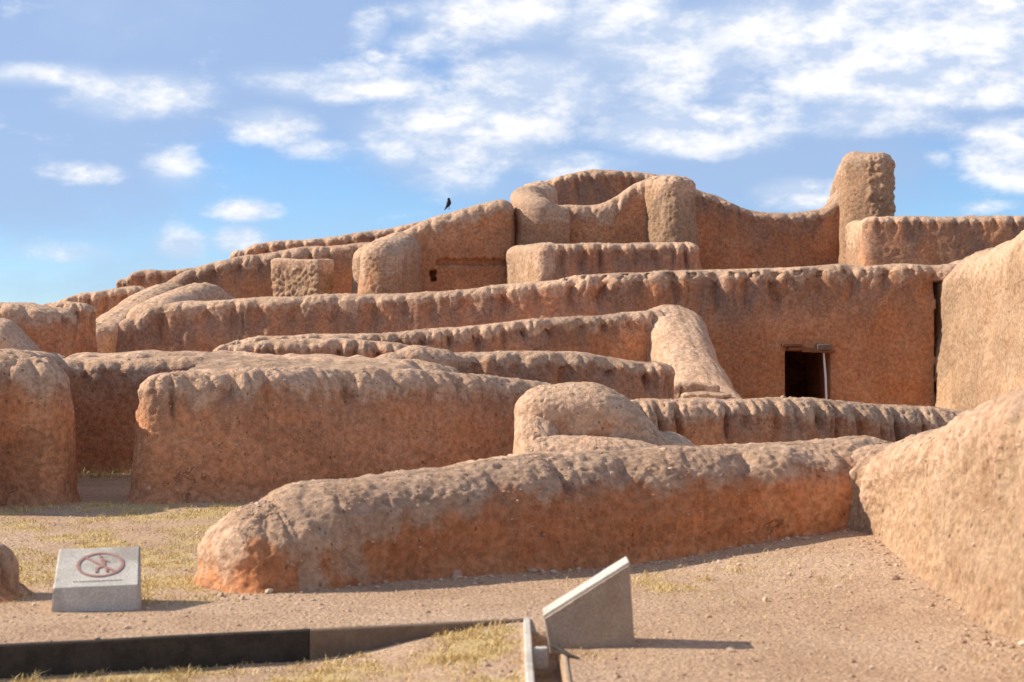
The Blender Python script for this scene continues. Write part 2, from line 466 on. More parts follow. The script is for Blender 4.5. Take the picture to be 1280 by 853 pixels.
# ------------------------------------------------------------------ adobe wall sweeper
def sweep(pts, w=.32, wb=None, R=.22, q=.035, base=-.12, zvis=None, nend=2.5, k=2.3, gul=.05, lam=.45, glen=.35,
          cap=.22, over=.022, lump=.05, med=.018, fine=.007, cobble=0.0, cobs=.16, cobx=None, wlen=.40, seed=0.0, dents=(), groove_all=False, sunlit_bias=0.0,
          ecap=1.0, wt=None, grit=1.0, capend=0.0):
    """One worn mud wall: pts are world points along its crest. Returns V, F, cap attribute."""
    if wb is None: wb = w * 1.12
    cp = catmull(pts)
    if wt is not None:
        cp = np.hstack([cp, np.interp(np.linspace(0, len(pts) - 1, len(cp)), np.arange(len(wt)), wt)[:, None]])
    else:
        cp = np.hstack([cp, np.ones((len(cp), 1))])
    path, s = resample(cp, q)
    T = np.gradient(path[:, :2], axis=0)
    T /= np.linalg.norm(T, axis=1)[:, None] + 1e-9
    NR = np.stack([T[:, 1], -T[:, 0]], 1)
    L = s[-1]
    mid = len(path) // 2
    front_right = np.dot(NR[mid], -path[mid, :2]) > 0
    stride = 4
    idx = np.arange(len(path)); coarse = np.unique(np.append(idx[::stride], idx[-1]))
    ri = idx if front_right else coarse
    li = (coarse if front_right else idx)[::-1]
    na = max(8, int(math.pi * w / q * 1.1))
    ang = np.linspace(0, math.pi, na + 2)[1:-1]
    C, Nn, S, SL = [], [], [], []
    C.append(path[ri]); Nn.append(NR[ri]); S.append(s[ri]); SL.append(np.where(front_right, 1, 0) * np.ones(len(ri)))

    def cap_arc(i, N0, Tdir, sbase, sgn):
        ca, sa = np.cos(ang), np.sin(ang)
        sc = (np.abs(ca)**nend + np.abs(sa)**nend)**(-1 / nend)
        n = (ca * sc)[:, None] * N0 + (sa * sc * ecap)[:, None] * Tdir
        C.append(np.repeat(path[i][None], len(ang), 0)); Nn.append(n)
        S.append(sbase + sgn * w * ang); SL.append(np.ones(len(ang)))
    cap_arc(-1, NR[-1], T[-1], L, 1)
    C.append(path[li]); Nn.append(-NR[li]); S.append(s[li]); SL.append(np.where(front_right, 0, 1) * np.ones(len(li)))
    cap_arc(0, -NR[0], -T[0], -.0, -1)
    C = np.vstack(C); Nn = np.vstack(Nn); S = np.concatenate(S)
    nring = len(C)
    # profile
    zt_all = C[:, 2]
    zmax = zt_all.max()
    if zvis is None: zvis = base
    Rr = np.minimum(R, np.maximum(.05, (zt_all - base) * .85))
    zs = zt_all - Rr                                   # springing of the rounded top
    zv = np.minimum(zvis, zs - .05); zv = np.maximum(zv, base + .02)
    nc = max(2, int((zvis - base) / .4) + 1)
    nv = max(3, int((zmax - R - zvis) / q) + 1)
    nr = max(6, int((R + w) * 1.0 / q))
    prof_z, prof_r = [], []
    for t in np.linspace(0, 1, nc, endpoint=False):
        prof_z.append(base + (zv - base) * t)
    for t in np.linspace(0, 1, nv, endpoint=False):
        prof_z.append(zv + (zs - zv) * t)
    for z in prof_z:
        tt = np.clip((z - base) / np.maximum(zs - base, .05), 0, 1)
        prof_r.append(1 + (wb / w - 1) * (1 - tt)**1.2)
    for th in np.linspace(0, math.pi / 2, nr):
        cth, sth = max(math.cos(th), 0), math.sin(th)
        rr = cth**(2 / k) if th < math.pi / 2 - 1e-6 else -.15
        prof_r.append(np.full(nring, rr)); prof_z.append(zs + Rr * sth**(2 / k))
    prof_r.append(np.full(nring, -.3)); prof_z.append(zt_all - .09)
    Z = np.stack(prof_z, 1); Rn = np.stack(prof_r, 1) * w
    nvv = Z.shape[1]
    Rn = Rn + .06 * np.exp(-np.clip(Z + .02, 0, 9) / .06) * (base > -.5)
    wob = 1 + .10 * n1d(S * .55, seed)[:, None]
    wob = wob * C[:, 3:4]
    X = C[:, 0:1] + Nn[:, 0:1] * Rn * wob
    Y = C[:, 1:2] + Nn[:, 1:2] * Rn * wob
    G = np.stack([X, Y, Z], 2)
    ds = np.roll(G, -1, 0) - np.roll(G, 1, 0)
    dv = np.gradient(G, axis=1)
    Nrm = np.cross(ds, dv)
    Nrm /= np.linalg.norm(Nrm, axis=2)[:, :, None] + 1e-9
    Nrm[:, -3:, :] = (0, 0, 1)
    P = G.reshape(-1, 3); off = np.array([seed * 3.1, seed * 1.3, seed * 2.2])
    zt = (zt_all[:, None] - Z).ravel()
    Sg = np.repeat(S[:, None], nvv, 1).ravel()
    top_f = np.clip(zt / .12, 0, 1)
    d = lump * noise3(P / .85 + off) * 1.6 + med * .42 * noise3(P / .24 + off) * 1.6 + fine * .75 * noise3(P / .075 + off) * 1.8
    if q < .05:
        d += fine * .6 * noise3(P / .034 + off) * 1.8
    gs = max(.05, 2.7 * q)
    Pg = P / np.array([gs, gs, gs * 1.5]) + off
    ga = .25 * gs * grit
    g1 = noise3(Pg)
    d += ga * (sstep(.24, .46, g1) * .8 - sstep(.20, .44, -g1)) * np.clip(.5 + 1.8 * noise3(P / .6 + off + 2), .1, 1)
    # erosion gullies: rounded lobes parted by sharp grooves running down from the crest
    ph = Sg / lam + 0.8 * np.repeat(n1d(S / (lam * 1.9), seed + 2)[:, None], nvv, 1).ravel() + .22 * noise3(P / .35 + off)
    sd = 1 - np.abs(np.sin(math.pi * ph)); sd2 = 1 - np.abs(np.sin(math.pi * (ph * 2.63 + .8 * noise3(P / .5 + off + 5))))
    gr = .85 * sd**2.0 + .22 * sd2**2.2
    amp = np.clip(.85 + 1.5 * np.repeat(n1d(S / (lam * 1.3), seed + 9)[:, None], nvv, 1).ravel(), .08, 1.5)
    gl = glen * (1 + 1.0 * np.repeat(n1d(S / (lam * .9), seed + 5)[:, None], nvv, 1).ravel())
    gm = sstep(.0, .07, zt) * ((1 - sstep(gl * .55, gl * 1.25, zt)) if not groove_all else 1.0)
    d -= 2.1 * gul * gr * amp * gm
    cl = cap * (1 + 1.2 * np.repeat(n1d(S / .33, seed + 7)[:, None], nvv, 1).ravel() + .8 * noise3(P / .16 + off)) * (1.1 - .55 * gr)
    cl = cl * (1 + capend * np.exp(-(Sg / .8)**2))
    cm = 1 - sstep(cl * .45, cl * 1.6 + .05, zt)
    d += .45 * over * cm
    drip = noise3(np.stack([P[:, 0] / .10, P[:, 1] / .10, P[:, 2] / .42], 1) + off)
    d += drip * (.005 + .016 * min(1.0, gul / .08) * sstep(0, .06, zt) * (1 - sstep(gl * .5, gl * 1.6, zt)))
    d += cm * fine * .4 * noise3(P / .05 + off + 3) * 1.8
    wl = wlen * (1 + .9 * np.repeat(n1d(S / .7, seed + 4)[:, None], nvv, 1).ravel())
    wash = (1 - sstep(wl * .45, wl * 1.35 + .05, zt)) * np.clip(.72 + 1.3 * noise3(np.stack([P[:, 0] / .30, P[:, 1] / .30, P[:, 2] / 1.1], 1) + off), 0, 1)
    if cobble:
        nb = np.abs(noise3(P / cobs + off))
        d += cobble * (nb * 2.2 - .45) * sstep(.08, .3, zt) * (sstep(cobx - .12, cobx + .12, P[:, 0]) if cobx is not None else 1.0)
    # the foot, worn back by splash
    ft = sstep(.34, .1, P[:, 2]) * (P[:, 2] > -.2)
    d -= .02 * ft * (1 + noise3(P / .3 + off))
    P = P + Nrm.reshape(-1, 3) * d[:, None]
    # crest roughness
    P[:, 2] += (1 - top_f) * (.03 * noise3(P / .5 + off) + .012 * noise3(P / .12 + off))
    Pj = P + .035 * np.stack([noise3(P / .14 + off + 11), 0 * d, noise3(P / .14 + off + 17)], 1) * 1.6
    for (x0, x1, z0, z1, vec) in dents:
        passage = vec[1] > 3
        T_ = P if passage else Pj
        ny_ = Nrm.reshape(-1, 3)[:, 1]
        sel = (T_[:, 0] > x0) & (T_[:, 0] < x1) & (T_[:, 2] > z0) & (T_[:, 2] < z1) & (ny_ < -.3)
        P[sel] += np.array(vec)
        if passage:                                    # a room behind the wall, wider than its door, and its outer casing
            cx = (x0 + x1) / 2
            P[sel, 0] = cx + (P[sel, 0] - cx) * 2.6
            sel = (P[:, 0] > x0 - .3) & (P[:, 0] < x1 + .3) & (P[:, 2] < z1 + .2) & (ny_ > .3) & (P[:, 1] < 36)
            P[sel] += np.array(vec) * 1.15
            P[sel, 0] = cx + (P[sel, 0] - cx) * 3.2
    ii = np.arange(nring); jj = np.arange(nvv - 1)
    a = (ii[:, None] * nvv + jj[None]).ravel()
    b = (((ii + 1) % nring)[:, None] * nvv + jj[None]).ravel()
    Fq = np.stack([a, b, b + 1, a + 1], 1)
    capv = np.clip(cm, 0, 1)
    return P, Fq, capv, np.clip(wash, 0, 1) * (1 - .85 * min(1, sunlit_bias * 1.4)), np.full(len(P), min(1.0, sunlit_bias * 1.4))  # painted beige of sunlit pieces, set per sweep; it thins the wash there


NW = 0
TRI = 0
LABELS = {}


def chips(wall, V, capv, n, size, seed, zmin=-1e9):
    """Small pale stones left standing out of the mud, one joined part."""
    r = np.random.default_rng(seed)
    sel = np.nonzero((V[:, 2] > zmin))[0]
    wgt = np.clip(noise3(V[sel] / .5 + seed) + .12, .01, 1)**1.5
    pk = r.choice(sel, n, p=wgt / wgt.sum())
    pv, pf, tone = pebbles(V[pk], size * .62 * np.exp(r.normal(0, .45, n)), r)
    o = mesh_obj('embedded_stone', pv, pf, CHIP, wall, {'tone': tone}, False, tuple(wall.location))
    o['kind'] = 'stuff'
    return o


_ICO = None


def ico():
    global _ICO
    if _ICO is None:
        t = (1 + 5**.5) / 2
        v = np.array([(-1, t, 0), (1, t, 0), (-1, -t, 0), (1, -t, 0), (0, -1, t), (0, 1, t), (0, -1, -t), (0, 1, -t), (t, 0, -1), (t, 0, 1), (-t, 0, -1), (-t, 0, 1)], float)
        v /= np.linalg.norm(v[0])
        f = np.array([(0, 11, 5), (0, 5, 1), (0, 1, 7), (0, 7, 10), (0, 10, 11), (1, 5, 9), (5, 11, 4), (11, 10, 2), (10, 7, 6), (7, 1, 8), (3, 9, 4), (3, 4, 2), (3, 2, 6), (3, 6, 8), (3, 8, 9), (4, 9, 5), (2, 4, 11), (6, 2, 10), (8, 6, 7), (9, 8, 1)])
        _ICO = (v, f)
    return _ICO


def pebbles(P, size, r, flat=.65):
    v, f = ico()
    n = len(P)
    jit = 1 + r.uniform(-.28, .28, (n, 12, 1))
    sc = r.uniform(.7, 1.25, (n, 1, 3)); sc[:, :, 2] *= flat
    a = r.uniform(0, 6.283, n); c, s = np.cos(a), np.sin(a)
    W = v[None] * jit * sc
    x = W[:, :, 0] * c[:, None] - W[:, :, 1] * s[:, None]
    y = W[:, :, 0] * s[:, None] + W[:, :, 1] * c[:, None]
    W = np.stack([x, y, W[:, :, 2]], 2) * np.asarray(size)[:, None, None] + P[:, None]
    fa = (f[None] + (np.arange(n) * 12)[:, None, None]).reshape(-1, 3)
    tone = np.repeat(np.clip(r.beta(2, 2, n), 0, 1), 12)
    return W.reshape(-1, 3), fa, tone


def wall(label, sweeps, cat='wall', name='adobe_wall', group='worn adobe walls of the ruin', stones=0, stone_size=.012):
    global NW
    NW += 1
    Vs, Fs, Cs, Ws, Ps, o0 = [], [], [], [], [], 0
    for i, kw in enumerate(sweeps):
        kw = dict(kw); kw.setdefault('seed', NW * 1.37 + i * .61)
        pts = kw.pop('pts')
        pts = [at(*p[1:]) if p[0] == 'p' else p for p in pts]
        v, f, c, wsh, pl = sweep(pts, **kw)
        Vs.append(v); Fs.append(f + o0); Cs.append(c); Ws.append(wsh); Ps.append(pl); o0 += len(v)
    V, Fq, Cc = np.vstack(Vs), np.vstack(Fs), np.concatenate(Cs)
    loc = (float((V[:, 0].min() + V[:, 0].max()) / 2), float((V[:, 1].min() + V[:, 1].max()) / 2), float(max(V[:, 2].min(), 0)))
    o = mesh_obj(name, V, Fq, ADOBE, None, {'cap': Cc, 'wash': np.concatenate(Ws), 'sunlit_tone': np.concatenate(Ps)}, True, loc)
    tag(o, label, cat, group, 'thing')
    if stones:
        sel = V[:, 1] < np.median(V[:, 1]) + .4
        chips(o, V[sel], Cc[sel], stones, stone_size, NW, .12)
    return o


def p(*a):
    return [('p', *t) for t in a]


# ------------------------------------------------------------------ ground
KX0, KY0, KX1, KY1 = -2.85, 9.49, .07, 10.40          # the kerb's front line


def kerb_y(x):
    return KY0 + (x - KX0) / (KX1 - KX0) * (KY1 - KY0)


def lower_z(x):
    return -.165 * (1 - sstep(-1.35, .12, x)) - .012


def ground_z(x, y):
    """Height of the terrain."""
    z = .018 * noise3(np.stack([x / 1.6, y / 1.6, 0 * x], 1)) + .008 * noise3(np.stack([x / .35, y / .35, 0 * x + 4], 1))
    # low rise towards the foot of the tall wall on the right
    z = z + .17 * sstep(.6, 3.0, x) * sstep(10.5, 14.2, y) * (1 - sstep(17, 24, y)) + .05 * sstep(2.0, 3.4, x) * (1 - sstep(10.5, 13, y))
    step = sstep(.012, -.012, y - kerb_y(x) - .035) * sstep(.085, .07, x)
    z = z * (1 - step) + step * (lower_z(x) + .012 * noise3(np.stack([x / .4, y / .4, 0 * x + 9], 1)))
    ch = sstep(.105, .12, x) * sstep(.275, .26, x) * sstep(10.02, 9.98, y)
    z = z * (1 - ch) + ch * -.16
    fl = sstep(.33, .22, np.abs(x - .19)) * (1 - ch) * sstep(10.3, 10.0, y) * (x > .06)
    z = z * (1 - fl) + fl * -.004
    return z


def straw_mask(x, y):
    n = noise3(np.stack([x / .55, y / .8, 0 * x + 2.2], 1)) + .5 * noise3(np.stack([x / .18, y / .25, 0 * x + 5.1], 1))
    left = sstep(-1.55, -2.1, x) * sstep(10.75, 11.3, y) * (1 - sstep(17.5, 18.5, y))
    low = sstep(.09, .05, x) * sstep(.02, -.05, y - kerb_y(x))
    mid = np.exp(-((x - 1.45) / .75)**2 - ((y - 12.1) / .75)**2) * 1.0
    wed = np.exp(-((x - .5) / .35)**2 - ((y - 9.25) / .08)**2) * .9
    rt = np.exp(-((x - 2.9) / .5)**2 - ((y - 8.9) / .7)**2) * .35
    m = np.maximum.reduce([left * .95, low * 1.0, mid * 1.1, wed, rt])
    return np.clip(m * (.55 + 1.6 * n), 0, 1)


def build_ground():
    def axis(parts):
        out = []
        for a, b, st in parts:
            out.append(np.arange(a, b, st))
        return np.concatenate(out)
    far = np.array([30, 40, 60, 100, 200, 400, 900, 2000, 4000.])
    x = np.concatenate([-far[::-1], axis([(-20, -6, .5), (-6, -3.2, .06), (-3.2, .06, .02), (.06, .30, .006), (.30, 3.4, .02), (3.4, 6, .1), (6, 20.1, .5)]), far])
    y = np.concatenate([-far[::-1], axis([(-20, 6, .8), (6, 8.2, .08), (8.2, 10.6, .0125), (10.6, 13, .022), (13, 18.5, .04), (18.5, 30, .25), (30, 60, 1.5)]), far[3:]])
    X, Y = np.meshgrid(x, y, indexing='ij')
    xs, ys = X.ravel(), Y.ravel()
    Z = ground_z(xs, ys)
    ny = len(y)
    a = (np.arange(len(x) - 1)[:, None] * ny + np.arange(ny - 1)[None]).ravel()
    Fq = np.stack([a, a + ny, a + ny + 1, a + 1], 1)
    o = mesh_obj('ground', np.stack([xs, ys, Z], 1), Fq, GROUND, None, {'straw': straw_mask(xs, ys)}, True)
    tag(o, 'pinkish gravel ground with patches of dry yellow grass', 'ground', None, 'structure')


build_ground()

# raised floor of old fill between the low walls left of centre
def build_fill():
    nx, ny = 150, 60
    x0, x1 = at(232, 0, 18.7)[0], at(560, 0, 19.6)[0]
    xx = np.linspace(x0, x1, nx); t1 = np.linspace(0, 1, ny)
    Xg, Tg = np.meshgrid(xx, t1, indexing='ij'); xs, t = Xg.ravel(), Tg.ravel()
    yw = 18.35 + (xs - x0) * .385
    ys = yw + t * (23.1 - yw)
    xs = xs * (1 + .13 * t)
    z = 1.31 + .25 * t + .05 * noise3(np.stack([xs / .7, ys / .7, 0 * xs + 1], 1)) + .06 * noise3(np.stack([xs / .22, ys / .22, 0 * xs + 3], 1))
    u = (Xg.ravel() - x0) / (x1 - x0)
    z -= .12 * u + .3 * sstep(.8, 1, u)
    a = (np.arange(nx - 1)[:, None] * ny + np.arange(ny - 1)[None]).ravel()
    Fq = np.stack([a, a + ny, a + ny + 1, a + 1], 1)
    o = mesh_obj('earth_fill', np.stack([xs, ys, z], 1), Fq, ADOBE, None, {'cap': np.ones(len(xs))}, True)
    tag(o, 'gravelly earth filling the room behind the low wall left of centre', 'earth fill', None, 'structure')


build_fill()

# ------------------------------------------------------------------ walls, near to far
wall('long low rounded wall in the foreground, running up to the right',
     [dict(pts=p((334, 630, 11.98), (360, 614, 12.08), (400, 604, 12.25), (500, 590, 12.6), (600, 578, 12.95), (700, 570, 13.3), (800, 563, 13.65), (900, 557, 14.0), (1000, 552, 14.35), (1085, 549, 14.75)),
           w=.50, wb=.52, R=.37, q=.016, gul=.032, lam=.75, glen=.30, cap=.20, over=.03, lump=.045, med=.02, fine=.011, k=2.0, ecap=.92, wlen=.22, capend=2.4, wt=[.9, 1, 1])],
     stones=900, stone_size=.011)
wall('tall sunlit bulging wall at the right edge of the foreground',
     [dict(pts=[(3.26, 14.15, .86), (3.40, 13.8, .95), (3.46, 13.1, 1.05), (3.50, 12.4, 1.17), (3.50, 10.8, 1.42), (3.50, 9.2, 1.64), (3.5, 7.6, 1.70), (3.5, 6.4, 1.6)],
           w=.52, wb=.72, R=.42, q=.019, grit=1.2, nend=3.2, gul=.03, lam=.5, glen=.7, cap=.35, over=.02, lump=.055, med=.05, fine=.015, k=2.1, sunlit_bias=.7)],
     stones=700, stone_size=.012)
wall('dark low wall end at the left edge beside the concrete block',
     [dict(pts=p((-200, 610, 11.5), (-76, 638, 11.45), (-18, 680, 11.4)), w=.22, wb=.42, R=.25, q=.025)])
wall('rounded wall end at the left edge, beside the gap in the walls',
     [dict(pts=p((-160, 436, 18.0), (-60, 437, 18.05), (0, 440, 18.1), (38, 446, 18.1)), w=.42, wb=.52, R=.34, q=.022, gul=.08, lam=.62, glen=.42, cap=.3, lump=.06, med=.03, fine=.012),
      dict(pts=[(-5.9, 18.3, 1.58), (-5.95, 19.6, 1.58), (-6.0, 21.5, 1.55)], w=.4, R=.3, q=.04),
      dict(pts=[(-5.85, 18.0, 1.58), (-5.88, 17.5, 1.55), (-5.9, 17.2, 1.5)], w=.42, R=.3, q=.04)],
     stones=300, stone_size=.014)
wall('broad upright wall with a crumbled lip, middle of the left half',
     [dict(pts=p((212, 466, 18.25), (300, 464, 18.55), (400, 463, 19.05), (500, 464, 19.5), (600, 469, 20.05), (690, 484, 20.6)), w=.34, wb=.46, R=.24, q=.021, gul=.075, lam=.48, glen=.38, cap=.20, over=.035, lump=.05, med=.026, fine=.011)],
     stones=700, stone_size=.013)
wall('reddish wall set back in the gap between two walls on the left',
     [dict(pts=p((40, 451, 22.6), (110, 446, 22.7), (170, 446, 22.8), (300, 445, 23.1), (420, 447, 23.4), (520, 455, 23.9)), w=.5, R=.2, q=.03, gul=.06, lam=.55, glen=.3, cap=.22),
      dict(pts=p((118, 440, 23.9), (200, 439, 24.0), (290, 443, 24.1)), w=.4, R=.16, q=.04, gul=.03)],
     stones=260, stone_size=.014)
wall('sunlit rounded wall stub in the centre, stepping down to a lower ledge in front',
     [dict(pts=p((690, 482, 19.0), (715, 479, 19.0), (750, 481, 19.0), (788, 503, 19.05), (824, 540, 19.1)), w=.42, wb=.43, R=.31, q=.019, nend=2.4, gul=.0, cap=.5, lump=.02, med=.012, fine=.010, sunlit_bias=.35, k=2.05),
      dict(pts=p((686, 546, 18.45), (745, 546, 18.45), (800, 552, 18.5), (850, 566, 18.5)), w=.38, wb=.42, R=.28, q=.019, nend=2.4, gul=.0, cap=.5, lump=.02, med=.012, fine=.010, sunlit_bias=.35, k=2.1),
      dict(pts=p((672, 552, 18.35), (671, 520, 18.62), (674, 496, 18.9), (682, 486, 19.05)), w=.24, wb=.27, R=.22, q=.019, gul=.0, cap=.5, lump=.02, med=.012, fine=.010, sunlit_bias=.35, k=2.1)],
     stones=200, stone_size=.011)
wall('low fluted wall right of centre, in front of the dark doorway',
     [dict(pts=p((762, 502, 21.6), (850, 499, 21.8), (940, 498, 22.0), (1020, 501, 22.3), (1100, 506, 22.6), (1210, 514, 23.0)), w=.36, R=.26, q=.025, gul=.11, lam=.30, glen=.5, cap=.2, over=.03, med=.02, fine=.013, wlen=.6)],
     stones=260, stone_size=.014)
wall('fluted wall in the centre, reaching right to the stepped buttress',
     [dict(pts=p((545, 440, 25.0), (620, 440, 25.1), (700, 443, 25.2), (770, 448, 25.4), (812, 453, 25.5)), w=.34, R=.16, q=.03, gul=.12, lam=.58, glen=.45, cap=.14, over=.03, wlen=.8),
      dict(pts=p((492, 443, 24.6), (518, 434, 24.7), (548, 438, 24.8)), w=.32, R=.16, q=.03, gul=.04, cap=.3),
      dict(pts=p((488, 456, 24.0), (520, 450, 24.0), (548, 456, 24.1)), w=.3, R=.16, q=.03, gul=.03, cap=.3)])
wall('low thin row of lumpy wall behind the left filled room',
     [dict(pts=p((290, 431, 27.4), (340, 425, 27.4), (430, 425, 27.4), (490, 429, 27.4), (530, 437, 27.4)), w=.3, R=.16, q=.03, gul=.12, lam=.40, glen=.5, cap=.12, over=.03, wlen=.9)])
wall('long fluted wall climbing to the right up to the sunlit buttress top',
     [dict(pts=p((300, 427, 30), (340, 421, 30), (440, 417, 30.2), (540, 411, 30.5), (640, 403, 30.8), (720, 396, 31.1), (815, 388, 31.5)), w=.3, R=.15, q=.03, gul=.12, lam=.46, glen=.42, cap=.16, over=.03, wlen=.6)])
butt = wall('sunlit buttress sloping down to the right, with worn steps at its foot',
            [dict(pts=p((832, 386, 32.4), (842, 385, 31.6), (854, 410, 30.7), (868, 449, 29.6), (886, 482, 28.5), (912, 503, 27.2)), w=.56, wb=.82, R=.40, q=.032, gul=.0, cap=.6, lump=.05, med=.02, fine=.012, sunlit_bias=.6)],
            cat='buttress', name='adobe_buttress', group=None)
for i, (x0, x1, y, D) in enumerate([(850, 888, 479, 28.0), (862, 902, 490, 27.5)]):
    v, f, c, _w, _p = sweep([at(x0, y, D), at((x0 + x1) / 2, y - 1, D), at(x1, y + 1, D)], w=.15, R=.06, q=.025, base=-.1, zvis=.5, gul=.04, lam=.3, cap=.5, sunlit_bias=.4, seed=60 + i)
    mesh_obj('step', v, f, ADOBE, butt, {'cap': c, 'sunlit_tone': _p}, True, at((x0 + x1) / 2, y, D))

# the long wall with the doorway
DX0, DX1 = at(983, 0, 33.3)[0], at(1037, 0, 33.3)[0]
DZ1 = at(0, 440, 33.3)[2]
holes = []
for i, hx in enumerate(range(700, 1140, 27)):
    hy = 345 - (hx - 700) * .012 + random.uniform(-1, 1)
    a, b_ = at(hx + random.uniform(-4, 4), hy + 3.2, 33.3), at(hx + 8 + random.uniform(-2, 3), hy - 3, 33.3)
    holes.append((a[0], b_[0], a[2], b_[2], (0, .08, 0)))
long_wall = wall('long tall wall across the middle with a small dark doorway at its right end',
                 [dict(pts=p((172, 396, 34.6), (196, 383, 34.6), (260, 376, 34.5), (350, 372, 34.4), (480, 368, 34.3), (560, 362, 34.2), (640, 356, 34.1), (700, 348, 34.0), (780, 343, 34), (860, 338, 33.9), (1000, 334, 33.8), (1100, 332, 33.7), (1200, 331, 33.6)),
                       w=.38, wb=.46, R=.18, q=.034, zvis=.45, gul=.11, lam=.68, glen=.75, cap=.20, over=.035, lump=.06, wlen=1.1, dents=[(DX0, DX1, -1, DZ1, (0, 6.5, 0)), (at(1168, 0, 33.3)[0], at(1188, 0, 33.3)[0], .2, at(0, 352, 33.3)[2], (0, .6, 0))] + holes)])


def box_part(name, x0, x1, y0, y1, z0, z1, mat, parent, seed=0, seg=6, jit=.006, kind=None):
    """A worn box: subdivided, edges eased and faces slightly uneven."""
    r = np.random.default_rng(seed)
    vs, fs = [], []
    L = np.array([x1 - x0, y1 - y0, z1 - z0]); c = np.array([(x0 + x1) / 2, (y0 + y1) / 2, (z0 + z1) / 2])
    t = np.linspace(-1, 1, seg + 1)
    t = np.sign(t) * (1 - (1 - np.abs(t))**1.6)
    n0 = 0
    for ax in range(3):
        for sg in (-1, 1):
            A, B = np.meshgrid(t, t, indexing='ij')
            q_ = np.zeros((A.size, 3)); u, v = (ax + 1) % 3, (ax + 2) % 3
            q_[:, ax] = sg; q_[:, u] = A.ravel(); q_[:, v] = B.ravel()
            vs.append(q_)
            for i in range(seg):
                for j in range(seg):
                    a = n0 + i * (seg + 1) + j
                    f = (a, a + seg + 1, a + seg + 2, a + 1)
                    fs.append(f if sg > 0 else f[::-1])
            n0 += A.size
    V = np.vstack(vs)
    e = np.minimum(.03, L.min() * .2) / (L / 2)
    # ease the edges
    m = np.abs(V)
    inner = 1 - e
    ex = np.maximum(m - inner, 0) / e
    ln = np.linalg.norm(ex, axis=1)
    k_ = np.where(ln > 1, 1 / np.maximum(ln, 1e-9), 1)
    V2 = np.sign(V) * (np.minimum(m, inner) + ex * k_[:, None] * e)
    W = V2 * L / 2 + c
    nn = np.stack([noise3(W / .12 + seed + k2 * 7.7) for k2 in range(3)], 1)
    W = W + nn * jit
    return mesh_obj(name, W, fs, mat, parent, None, True, (c[0], c[1], z0))


YF = 33.3 - .03
for i, (xa, xb, ya, yb) in enumerate([(978, 1003, 429, 433), (985, 1014, 434, 437.5), (1002, 1026, 437, 440)]):
    a, b_ = at(xa, yb, YF), at(xb, ya, YF)
    box_part('lintel_beam', a[0], b_[0], YF - .05, YF + .35, a[2], b_[2], WOOD, long_wall, 10 + i)
a, b_ = at(1021, 437.5, YF), at(1039, 430, YF)
box_part('lintel_stone', a[0], b_[0], YF - .06, YF + .3, a[2], b_[2], STONE_GREY, long_wall, 15)
a, b_ = at(1014, 440.5, YF), at(1043, 438, YF)
box_part('lintel_beam', a[0], b_[0], YF - .03, YF + .3, a[2], b_[2], WOOD, long_wall, 16)


def tube(name, pts, radii, mat, parent=None, n=10, loc=None):
    P = np.array(pts, float); R_ = np.array(radii, float)
    T = np.gradient(P, axis=0); T /= np.linalg.norm(T, axis=1)[:, None] + 1e-9
    up = np.array([0, 1.0, .13]); V = []
    for i in range(len(P)):
        u = np.cross(T[i], up); u /= np.linalg.norm(u) + 1e-9
        v = np.cross(T[i], u)
        an = np.linspace(0, 2 * math.pi, n, endpoint=False)
        V.append(P[i] + (np.cos(an)[:, None] * u + np.sin(an)[:, None] * v) * R_[i])
    V = np.vstack(V); Fq = []
    for i in range(len(P) - 1):
        for j in range(n):
            Fq.append((i * n + j, i * n + (j + 1) % n, (i + 1) * n + (j + 1) % n, (i + 1) * n + j))
    return mesh_obj(name, V, Fq, mat, parent, None, True, loc or tuple(P[0]))


pt, pb = at(1029.5, 441, YF + .1), at(1034, 505, YF - .05)
tube('door_post', [(pb[0], pb[1], 0.0), tuple(np.array(pb) * .5 + np.array(pt) * .5 + np.array([.004, 0, 0])), pt], [.024, .022, .02], WHITE_PAINT, long_wall)

wall('big sunlit wall at the right edge, meeting the doorway wall in a dark corner',
     [dict(pts=[(9.20, 34.2, 3.30), (9.15, 32.6, 3.34), (9.12, 30.6, 3.46), (9.12, 28.6, 3.64), (9.15, 26.5, 3.85), (9.2, 24.0, 4.0)], w=.80, wb=1.02, R=.62, q=.04, zvis=.3, gul=.0, cap=.5, lump=.10, med=.04, fine=.014, sunlit_bias=.7, k=2.1)])

# upper rooms
tower = wall('tall rounded wall stump with knobbly face, the highest point at right',
             [dict(pts=p((1075, 189, 41.3), (1094, 189, 41.05)), w=.45, wb=.58, R=.36, q=.034, zvis=3.2, nend=2.1, k=2.3, gul=.0, cap=.4, cobble=.085, cobs=.15, cobx=8.45, sunlit_bias=.5),
              dict(pts=p((1066, 196, 42.6), (1062, 203, 43.0), (1056, 222, 43.4)), w=.34, R=.4, q=.04, zvis=3.2, gul=.0, cap=.5, sunlit_bias=.5)],
             cat='wall stump', name='adobe_wall_stump', group=None)
wall('straight shaded wall at upper right beside the tall stump',
     [dict(pts=p((1096, 271, 37.9), (1180, 271, 37.7), (1260, 272, 37.5), (1340, 273, 37.3)), w=.32, R=.14, q=.04, zvis=3.0, gul=.06, lam=.32, glen=.4, cap=.1, wlen=1.3),
      dict(pts=p((1074, 277, 39.3), (1083, 275, 38.6), (1094, 273, 38.0)), w=.26, R=.18, q=.04, zvis=3.0, nend=3.5, gul=.0, cap=.5, sunlit_bias=.5)])
